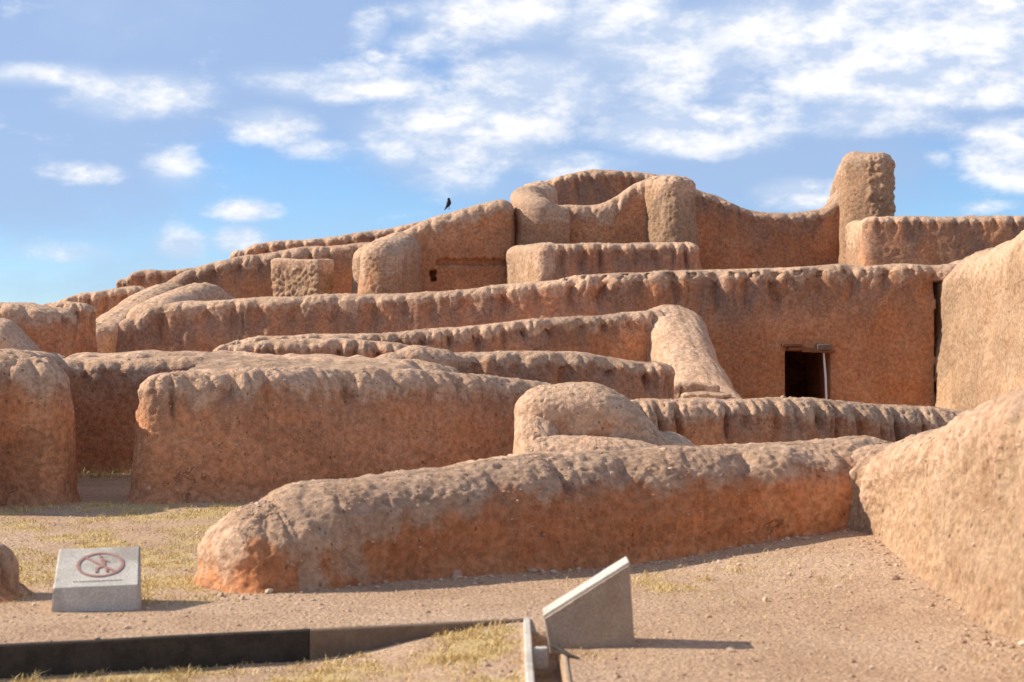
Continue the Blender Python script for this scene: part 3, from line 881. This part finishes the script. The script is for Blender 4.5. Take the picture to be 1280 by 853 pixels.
wall('sagging curved wall between the round pillar and the tall stump',
     [dict(pts=p((858, 232, 42.0), (880, 241, 42.0), (910, 252, 42.0), (940, 263, 42.0), (975, 267, 42.0), (1010, 265, 42.1), (1034, 256, 42.2), (1052, 236, 42.4)), w=.36, R=.18, q=.038, zvis=3.0, gul=.05, lam=.4, glen=.4, cap=.14, lump=.05, wlen=.7)])
wall('round topped sunlit pillar of wall above the centre',
     [dict(pts=p((833, 219, 40.7), (843, 219, 40.5)), w=.46, wb=.54, R=.28, q=.036, zvis=3.2, gul=.03, cap=.6, lump=.07, med=.05, fine=.02, sunlit_bias=.55)],
     cat='wall pillar', group=None, name='adobe_wall_pillar')
wall('dipping front wall of the upper room, left of the round pillar',
     [dict(pts=p((690, 258, 41.0), (720, 257, 41.0), (750, 256, 41.0), (770, 247, 41.0), (792, 230, 41.0), (818, 221, 41.0)), w=.36, R=.24, q=.036, zvis=3.2, gul=.08, lam=.5, glen=.45, cap=.3, over=.03),
      dict(pts=p((676, 228, 43.4), (664, 232, 42.0), (662, 238, 40.9), (670, 246, 40.3), (690, 257, 40.4)), w=.42, R=.30, q=.036, zvis=3.2, gul=.03, lam=.6, cap=.5, lump=.08, sunlit_bias=.35)])
wall('dark inner back wall of the upper room, behind the dip',
     [dict(pts=p((672, 229, 44.4), (706, 218, 44.4), (745, 213.5, 44.4), (785, 215, 44.4), (840, 222, 44.4)), w=.4, R=.2, q=.04, zvis=3.6, gul=.07, lam=.35, glen=.6, cap=.12, wlen=1.2)])
wall('low wall with a rounded sunlit left end, below the upper room',
     [dict(pts=p((688, 305, 38.4), (720, 305, 38.4), (800, 304, 38.4), (856, 304, 38.4)), w=.34, R=.16, q=.036, zvis=2.4, gul=.11, lam=.38, glen=.6, cap=.12, over=.03, wlen=1.2),
      dict(pts=p((649, 307, 39.7), (664, 306, 39.0), (684, 305, 38.35)), w=.30, R=.22, q=.036, zvis=2.4, gul=.0, cap=.6, sunlit_bias=.55)])
HZ = at(0, 345, 39.7)
orange = wall('orange shaded wall with a long horizontal groove and a small black hole',
              [dict(pts=p((500, 292, 40.2), (528, 277, 40.2), (570, 264, 40.2), (600, 256, 40.3), (624, 250, 40.3)), w=.36, R=.26, q=.032, zvis=2.4, gul=.03, lam=.4, glen=.3, cap=.3, over=.02, lump=.04, wlen=.25,
                    dents=[(at(546, 0, 39.8)[0], at(636, 0, 39.8)[0], at(0, 331, 39.8)[2], at(0, 323, 39.8)[2], (0, .16, 0)),
                           (at(548, 0, 39.8)[0], at(638, 0, 39.8)[0], at(0, 375, 39.8)[2], at(0, 331, 39.8)[2], (0, .05, 0)),
                           (at(538, 0, 39.8)[0], at(545, 0, 39.8)[0], at(0, 351, 39.8)[2], at(0, 338, 39.8)[2], (0, .5, 0))])])
wall('rounded half sunlit buttress end below the bird, left of the orange wall',
     [dict(pts=p((476, 302, 38.4), (488, 294, 39.0), (500, 291, 39.9), (512, 287, 40.4)), w=.48, wb=.76, R=.4, q=.034, zvis=2.2, nend=2.1, gul=.0, cap=.6, lump=.05, med=.03, fine=.014, sunlit_bias=.4, k=2.1),
      dict(pts=p((462, 308, 39.9), (470, 303, 40.6), (480, 300, 41.4)), w=.40, wb=.74, R=.4, q=.036, zvis=2.2, nend=2.1, gul=.0, cap=.6, sunlit_bias=.55)],
     cat='buttress', name='adobe_buttress', group=None)
wall('shaded fluted wall at upper left, climbing behind the square block',
     [dict(pts=p((205, 354, 42.4), (232, 340, 42.5), (270, 328, 42.6), (330, 317, 42.6), (400, 308, 42.6), (470, 303, 42.6)), w=.38, R=.2, q=.038, zvis=1.9, gul=.13, lam=.6, glen=.7, cap=.22, over=.03, wlen=.7),
      dict(pts=p((215, 352, 42.3), (190, 362, 41.3), (160, 379, 40.0), (118, 408, 38.4)), w=.46, wb=.5, R=.22, q=.036, zvis=1.2, gul=.03, cap=.6, sunlit_bias=.55)])
wall('square rough block of wall standing proud, at upper left',
     [dict(pts=p((361, 324, 40.4), (396, 324, 39.95)), w=.30, wb=.33, R=.07, q=.032, zvis=2.2, nend=6, k=4, gul=.0, cap=.25, over=.03, cobble=.06, cobs=.13, sunlit_bias=.55)],
     cat='wall block', name='adobe_block', group=None)
wall('short dark wall on the skyline at far left',
     [dict(pts=p((158, 349, 50), (172, 340, 50), (200, 337, 50), (240, 336, 50)), w=.3, R=.14, q=.05, zvis=2.8, gul=.1, lam=.5, glen=.6, cap=.1)])
wall('long dark fluted wall forming the skyline left of the bird',
     [dict(pts=p((304, 313, 47), (322, 305, 47), (370, 300, 47), (420, 296, 47), (470, 288, 47), (520, 279, 47), (580, 268, 47)), w=.36, R=.18, q=.045, zvis=2.8, gul=.16, lam=.6, glen=.6, cap=.12, over=.04, wlen=1.2)])
wall('low sunlit mound of wall behind the left end of the long wall',
     [dict(pts=p((190, 379, 36.6), (212, 366, 37.2), (236, 357, 37.8), (262, 357, 38.2), (292, 374, 38.6)), w=.5, R=.4, q=.04, zvis=1.5, gul=.0, cap=.6, sunlit_bias=.55)])
wall('orange fluted wall between the dark wall and the sunlit slope at far left',
     [dict(pts=p((70, 378, 41.5), (100, 369, 41.5), (135, 363, 41.5), (170, 358, 41.6)), w=.34, R=.14, q=.04, zvis=1.3, gul=.12, lam=.42, glen=.7, cap=.14)])
wall('dark bulky wall at the far left edge under the skyline',
     [dict(pts=p((-70, 379, 32), (0, 379, 32), (40, 380, 32.0), (58, 385, 32.2)), w=.5, R=.24, q=.036, zvis=.8, gul=.06, lam=.5, glen=.4, cap=.3),
      dict(pts=p((-60, 398, 30.4), (0, 399, 30.4), (22, 410, 30.4), (50, 438, 30.4)), w=.6, R=.4, q=.036, zvis=.8, gul=.02, cap=.4)])
wall('narrow shaded wall with fluted top, right of the dark wall at far left',
     [dict(pts=p((62, 384, 34.5), (80, 379, 34.5), (98, 380, 34.4)), w=.34, R=.16, q=.036, zvis=.8, gul=.10, lam=.40, glen=.6, cap=.15)])

# ------------------------------------------------------------------ concrete warning block
def empty(name, loc, rz=0.0):
    o = bpy.data.objects.new(name, None)
    COL.objects.link(o); o.location = loc; o.rotation_euler = (0, 0, rz)
    o.empty_display_size = .1
    return o


def hexa(name, C8, mat, parent, seg=10, ease=.012, jit=.0025, seed=0):
    """A worn block through eight corners (bottom 4 then top 4, counter-clockwise), local coordinates."""
    C8 = np.array(C8, float)
    t = np.linspace(0, 1, seg + 1); t = .5 - .5 * np.cos(t * math.pi)
    t = np.concatenate([[0, .008], t[1:-1], [.992, 1]])
    m = len(t)
    quads = [(3, 2, 1, 0), (4, 5, 6, 7), (0, 1, 5, 4), (1, 2, 6, 5), (2, 3, 7, 6), (3, 0, 4, 7)]
    vs, fs, n0 = [], [], 0
    cen = C8.mean(0)
    for qd in quads:
        a, b, c, d = C8[list(qd)]
        U, W = np.meshgrid(t, t, indexing='ij'); U = U.ravel()[:, None]; W = W.ravel()[:, None]
        pp = a * (1 - U) * (1 - W) + b * U * (1 - W) + c * U * W + d * (1 - U) * W
        eu = np.minimum(U, 1 - U) < .001; ew = np.minimum(W, 1 - W) < .001
        nrm = np.cross(b - a, d - a); nrm /= np.linalg.norm(nrm)
        edge = (eu | ew).ravel()
        pp = np.where(edge[:, None], pp + (cen - pp) / np.linalg.norm(cen - pp, axis=1)[:, None] * ease * .6, pp)
        vs.append(pp)
        for i in range(m - 1):
            for j in range(m - 1):
                q0 = n0 + i * m + j
                fs.append((q0, q0 + m, q0 + m + 1, q0 + 1))
        n0 += m * m
    V = np.vstack(vs)
    nn = np.stack([noise3(V / .05 + seed + i * 5.5) + noise3(V / .16 + seed + i * 3.5) for i in range(3)], 1)
    V = V + nn * jit
    o = mesh_obj(name, V, fs, mat, None, None, True)
    o.parent = parent
    return o


# front edge at y 763 in the photo
BD = 10.72
bl, br = at(65.5, 763, BD), at(175, 762, BD)
blk = empty('warning_block', ((bl[0] + br[0]) / 2, BD, 0), math.radians(11.0))
tag(blk, 'pale concrete block with a sloping top bearing a red no climbing symbol', 'warning sign')
hw = (br[0] - bl[0]) / 2
zfl, zfr, zbl, zbr, dp = .150, .158, .345, .352, .46
hexa('block', [(-hw, 0, -.03), (hw, 0, -.03), (hw - .005, dp, -.03), (-hw + .005, dp, -.03),
               (-hw + .012, .008, zfl), (hw - .012, .008, zfr), (hw - .015, dp, zbr), (-hw + .018, dp, zbl)], CONCRETE, blk, seed=3)


def on_top(u, v, lift=.004):
    """u,v in 0..1 on the sloping top face."""
    A = np.array([(-hw + .012, .008, zfl), (hw - .012, .008, zfr), (hw - .015, dp, zbr), (-hw + .018, dp, zbl)])
    pp = A[0] * (1 - u) * (1 - v) + A[1] * u * (1 - v) + A[2] * u * v + A[3] * (1 - u) * v
    n = np.cross(A[1] - A[0], A[3] - A[0]); n /= np.linalg.norm(n)
    return pp + n * lift


def stroke(pts, wd, closed=False):
    """A flat raised line on the sloping top: pts in face units (metres-like, u by width .55, v by .5)."""
    P2 = np.array(pts, float); n = len(P2)
    T = np.roll(P2, -1, 0) - np.roll(P2, 1, 0) if closed else np.gradient(P2, axis=0)
    T /= np.linalg.norm(T, axis=1)[:, None] + 1e-9
    Nn = np.stack([-T[:, 1], T[:, 0]], 1)
    wd = np.broadcast_to(np.asarray(wd, float), (n,))
    Lf, Rt = P2 + Nn * wd[:, None] / 2, P2 - Nn * wd[:, None] / 2
    V = []
    for a_, b_ in zip(Lf, Rt):
        for lift in (-.003, .0055):
            V.append(on_top(a_[0], a_[1], lift)); V.append(on_top(b_[0], b_[1], lift))
    Fq = []
    for i in range(n if closed else n - 1):
        j = (i + 1) % n
        lo, hi = i * 4, j * 4
        Fq += [(lo + 2, lo + 3, hi + 3, hi + 2), (lo, lo + 2, hi + 2, hi), (lo + 3, lo + 1, hi + 1, hi + 3), (lo + 1, lo, hi, hi + 1)]
    if not closed:
        Fq += [(0, 1, 3, 2), ((n - 1) * 4 + 2, (n - 1) * 4 + 3, (n - 1) * 4 + 1, (n - 1) * 4)]
    return V, Fq


def marks(name, strokes, mat, parent):
    V, Fq = [], []
    for st in strokes:
        v, f = stroke(*st)
        Fq += [tuple(i + len(V) for i in q_) for q_ in f]; V += v
    o = mesh_obj(name, V, Fq, mat, None, None, False)
    o.parent = parent
    return o


cu, cv, ru, rv = .525, .545, .268, .29
an = np.linspace(0, 2 * math.pi, 56, endpoint=False)
marks('prohibition_ring', [([(cu + ru * math.cos(a_), cv + rv * math.sin(a_)) for a_ in an], .036, True)], PAINT_RED, blk)
marks('prohibition_slash', [([(cu - .19, cv + .20), (cu, cv - .005), (cu + .20, cv - .20)], .036)], PAINT_RED, blk)
marks('climbing_figure', [([(cu - .015, cv + .225), (cu + .005, cv + .19)], .035),
                          ([(cu + .0, cv + .17), (cu + .035, cv + .06), (cu + .045, cv - .02)], [.03, .045, .04]),
                          ([(cu + .03, cv + .08), (cu + .075, cv + .10), (cu + .10, cv + .06)], .022),
                          ([(cu + .02, cv - .05), (cu - .035, cv - .09), (cu - .04, cv - .20)], [.035, .034, .026]),
                          ([(cu + .05, cv - .04), (cu + .075, cv - .11), (cu + .085, cv - .19)], [.034, .03, .024])], PAINT_RED, blk)
rr = random.Random(4)
dash = []
u_ = .22
while u_ < .80:
    wl = rr.uniform(.015, .05)
    dash.append(([(u_, .145), (u_ + wl, .145)], .016))
    u_ += wl + .014
marks('faint_inscription', dash, PAINT_FAINT, blk)

# ------------------------------------------------------------------ concrete wedge stand
WD = 9.46
wl_, wr_ = at(686, 810, WD), at(795, 807, WD)
ws = empty('wedge_stand', ((wl_[0] + wr_[0]) / 2, WD, 0), math.radians(0))
tag(ws, 'concrete wedge with a sloping sunlit top, seen from its stained side', 'sign stand')
x0, x1 = wl_[0] - ws.location.x, wr_[0] - ws.location.x
zt1, zt0, dpt = .475, .175, .27
hexa('body', [(x0 + .008, .028, -.04), (x1, .028, -.04), (x1 - .005, dpt, -.04), (x0 + .008, dpt, -.04),
              (x0 - .030, .028, zt0), (x1 - .035, .028, zt1), (x1 - .035, dpt, zt1), (x0 - .030, dpt, zt0)], CONCRETE, ws, ease=.006, seed=8)
hexa('side_panel', [(x0 + .012, 0, -.04), (x1 - .006, 0, -.04), (x1 - .008, .024, -.04), (x0 + .012, .024, -.04),
                    (x0 - .022, .002, zt0 - .014), (x1 - .040, .002, zt1 - .020), (x1 - .040, .024, zt1 - .020), (x0 - .022, .024, zt0 - .014)], CONCRETE_STAINED, ws, ease=.005, seed=12)

# ------------------------------------------------------------------ kerb boards and drain channel
def kerb_board(xa, xb, mat, label, zt=.006, th=.06, seed=0):
    n = 40
    xs = np.linspace(xa, xb, n)
    V, Fq = [], []
    for i, x in enumerate(xs):
        yk = kerb_y(x)
        lz = float(lower_z(np.array([x]))[0]) - .06
        top = zt + .005 * float(n1d([x * 2.1], seed)[0])
        wob = .006 * float(n1d([x * 3.3], seed + 3)[0])
        V += [(x, yk + wob, lz), (x, yk + wob, top - .008), (x, yk + wob + .008, top), (x, yk + th, top), (x, yk + th, lz)]
    for i in range(n - 1):
        for j in range(4):
            a_ = i * 5 + j
            Fq.append((a_, a_ + 5, a_ + 6, a_ + 1))
    Fq = [f for f in Fq]
    lastq = (n - 1) * 5
    Fq += [(0, 1, 3, 4), (lastq + 4, lastq + 3, lastq + 1, lastq), (1, 2, 3, 3), (lastq + 1, lastq + 3, lastq + 2, lastq + 2)]
    Fq = [f for f in Fq if len(set(f)) == 4]
    o = mesh_obj('kerb_board', V, Fq, mat, None, None, False, ((xa + xb) / 2, kerb_y((xa + xb) / 2), -.17))
    tag(o, label, 'kerb board', 'boards edging the gravel')
    return o


kerb_board(-4.6, -1.192, KERB_DARK, 'blackened kerb board along the gravel at lower left', seed=1)
kerb_board(-1.186, .062, KERB_BROWN, 'brown kerb board tapering away under the dry grass, lower centre', zt=.003, seed=2)

dr = empty('drain_channel', (.19, 9.2, 0))
tag(dr, 'narrow open drain channel with a pale left edge, beside the concrete wedge', 'drain')


def local_box(name, xa, xb, ya, yb, za, zb, mat, parent, seed=0, jit=.003):
    o = box_part(name, xa, xb, ya, yb, za, zb, mat, None, seed, 8, jit)
    o.parent = parent
    o.location = Vector(o.location) - Vector(parent.location)
    return o


local_box('edging', .068, .112, 6.6, 10.38, -.2, .022, CONCRETE, dr, 21)
local_box('edging', .276, .296, 6.6, 9.40, -.2, .004, CONCRETE_STAINED, dr, 22)
local_box('cross_slab', .114, .200, 9.42, 9.48, -.12, .006, CONCRETE, dr, 23)
tube('root', [(.215, 9.42, .02), (.25, 9.3, .03), (.30, 9.18, .012), (.36, 9.12, .006)], [.012, .016, .011, .004], KERB_DARK, dr)

# ------------------------------------------------------------------ bird on the orange wall
bx, by_, bz = at(560.5, 260.5, 40.2)
bird = empty('bird', (bx, by_, bz))
tag(bird, 'small black bird perched on the wall crest against the sky', 'bird')


def lathe_path(name, pts, radii, mat, parent, n=12):
    o = tube(name, pts, radii, mat, None, n, (0, 0, 0))
    o.parent = parent
    return o


lathe_path('body', [(-.095, .02, -.03), (-.07, .015, .0), (-.035, .008, .045), (-.008, 0, .085), (.012, -.004, .13), (.016, -.006, .17), (.010, -.008, .198), (.008, -.010, .222), (.008, -.012, .245), (.010, -.014, .257)],
           [.010, .016, .022, .046, .055, .048, .033, .033, .026, .004], FEATHER, bird)
lathe_path('beak', [(.020, -.016, .232), (.040, -.024, .232), (.062, -.032, .228)], [.011, .007, .001], DARK_METAL, bird, 8)
for sx in (-.014, .02):
    lathe_path('leg', [(sx, -.01, .06), (sx + .004, -.014, .02), (sx + .012, -.02, -.02)], [.008, .005, .005], DARK_METAL, bird, 6)
for sx, sy in ((-.034, -.03), (.03, .03)):
    lathe_path('wing', [(-.07, sy * .7, .02), (-.03 + sx * .1, sy * 1.1, .07), (.0 + sx * .2, sy * 1.25, .125), (.014, sy, .165)], [.006, .018, .024, .008], FEATHER, bird, 8)

# ------------------------------------------------------------------ loose gravel and dry grass
def scatter_gravel():
    r = np.random.default_rng(21)
    D = 8.0 + 11.5 * r.random(60000)**1.35
    x = (r.random(60000) * 1.12 - .56) * 1280 / F * D
    keep = (r.random(60000) < .32)
    x, D = x[keep], D[keep]
    ch = (x > .05) & (x < .31) & (D < 10.4)
    x, D = x[~ch], D[~ch]
    z = ground_z(x, D)
    st = straw_mask(x, D)
    k2 = r.random(len(x)) > st * .6
    x, D, z = x[k2], D[k2], z[k2]
    n = len(x)
    size = .0043 * np.exp(r.normal(0, .5, n))
    big = r.random(n) < .012
    size[big] *= 2.4
    t = r.random(420); off_ = np.abs(r.normal(0, .16, 420))
    cx = -2.05 + t * 5.0 + off_ * .48; cy = 11.42 + t * 2.72 - off_ * .88
    t2 = r.random(220); o2 = np.abs(r.normal(0, .14, 220))
    cx = np.append(cx, 2.95 - .10 * t2 - o2); cy = np.append(cy, 13.4 - 4.6 * t2)
    cs = .009 * np.exp(r.normal(0, .55, len(cx)))
    x, D, size = np.append(x, cx), np.append(D, cy), np.append(size, cs)
    z = ground_z(x, D)
    V, Fa, tone = pebbles(np.stack([x, D, z + size * .25], 1), size, r)
    o = mesh_obj('gravel', V, Fa, PEBBLE, None, {'tone': tone}, False)
    tag(o, 'loose pinkish gravel scattered over the ground', 'gravel', None, 'stuff')


def scatter_grass():
    r = np.random.default_rng(31)
    n = 420000
    D = 8.1 + 10.4 * r.random(n)**1.2
    x = (r.random(n) * 1.1 - .55) * 1280 / F * D
    m = straw_mask(x, D)
    keep = r.random(n) < m**1.3 * .75
    x, D = x[keep], D[keep]
    keep = ~((x > .05) & (x < .31) & (D < 10.4))
    x, D = x[keep], D[keep]
    z = ground_z(x, D)
    # a few taller tufts in the gap and at the feet of the walls
    for (tx, ty, tn, sp) in [(-4.95, 22.0, 500, .28), (-5.3, 22.05, 350, .2), (-5.05, 17.1, 160, .12), (-4.6, 20.5, 500, .5), (-5.0, 21.3, 700, .4), (-4.3, 19.4, 250, .3), (-3.0, 18.0, 120, .1), (-2.1, 11.9, 90, .08), (.12, 9.1, 120, .07)]:
        x = np.append(x, tx + r.normal(0, sp, tn)); D = np.append(D, ty + r.normal(0, sp * .35, tn))
    z = ground_z(x, D)
    n = len(x)
    if n > 90000:
        sel = r.choice(n, 90000, replace=False); x, D, z = x[sel], D[sel], z[sel]; n = 90000
    h = .012 + .032 * r.random(n)**2.5
    h *= np.clip(.75 + 2.2 * noise3(np.stack([x / .16, D / .22, 0 * x + 8], 1)), .3, 2.0)
    h = np.where(D > 21, h * 3.0, h)
    a = r.uniform(0, 6.283, n); lean = r.uniform(.2, 1.0, n) * h * 1.7
    wd = r.uniform(.0016, .0034, n)
    b0 = np.stack([x, D, z - .003], 1)
    tdir = np.stack([np.cos(a), np.sin(a), 0 * a], 1)
    sd = np.stack([-np.sin(a), np.cos(a), 0 * a], 1) * wd[:, None]
    mid = b0 + tdir * (lean * .35)[:, None] + np.array([0, 0, 1]) * (h * .7)[:, None]
    tip = b0 + tdir * lean[:, None] + np.array([0, 0, 1]) * h[:, None]
    V = np.stack([b0 - sd, b0 + sd, mid + sd * .8, mid - sd * .8, tip], 1).reshape(-1, 3)
    base = np.arange(n) * 5
    Fa = np.concatenate([np.stack([base, base + 1, base + 2], 1), np.stack([base, base + 2, base + 3], 1), np.stack([base + 3, base + 2, base + 4], 1)])
    tone = np.repeat(r.random(n), 5)
    o = mesh_obj('dry_grass', V, Fa, STRAW, None, {'tone': tone}, False)
    tag(o, 'short dry yellow grass in patches on the gravel', 'dry grass', None, 'stuff')


scatter_gravel()
scatter_grass()
print('TRIS', sum(sum(pl.loop_total - 2 for pl in o.data.polygons) if False else len(o.data.loops) - 2 * len(o.data.polygons) for o in SC.objects if o.type == 'MESH'))
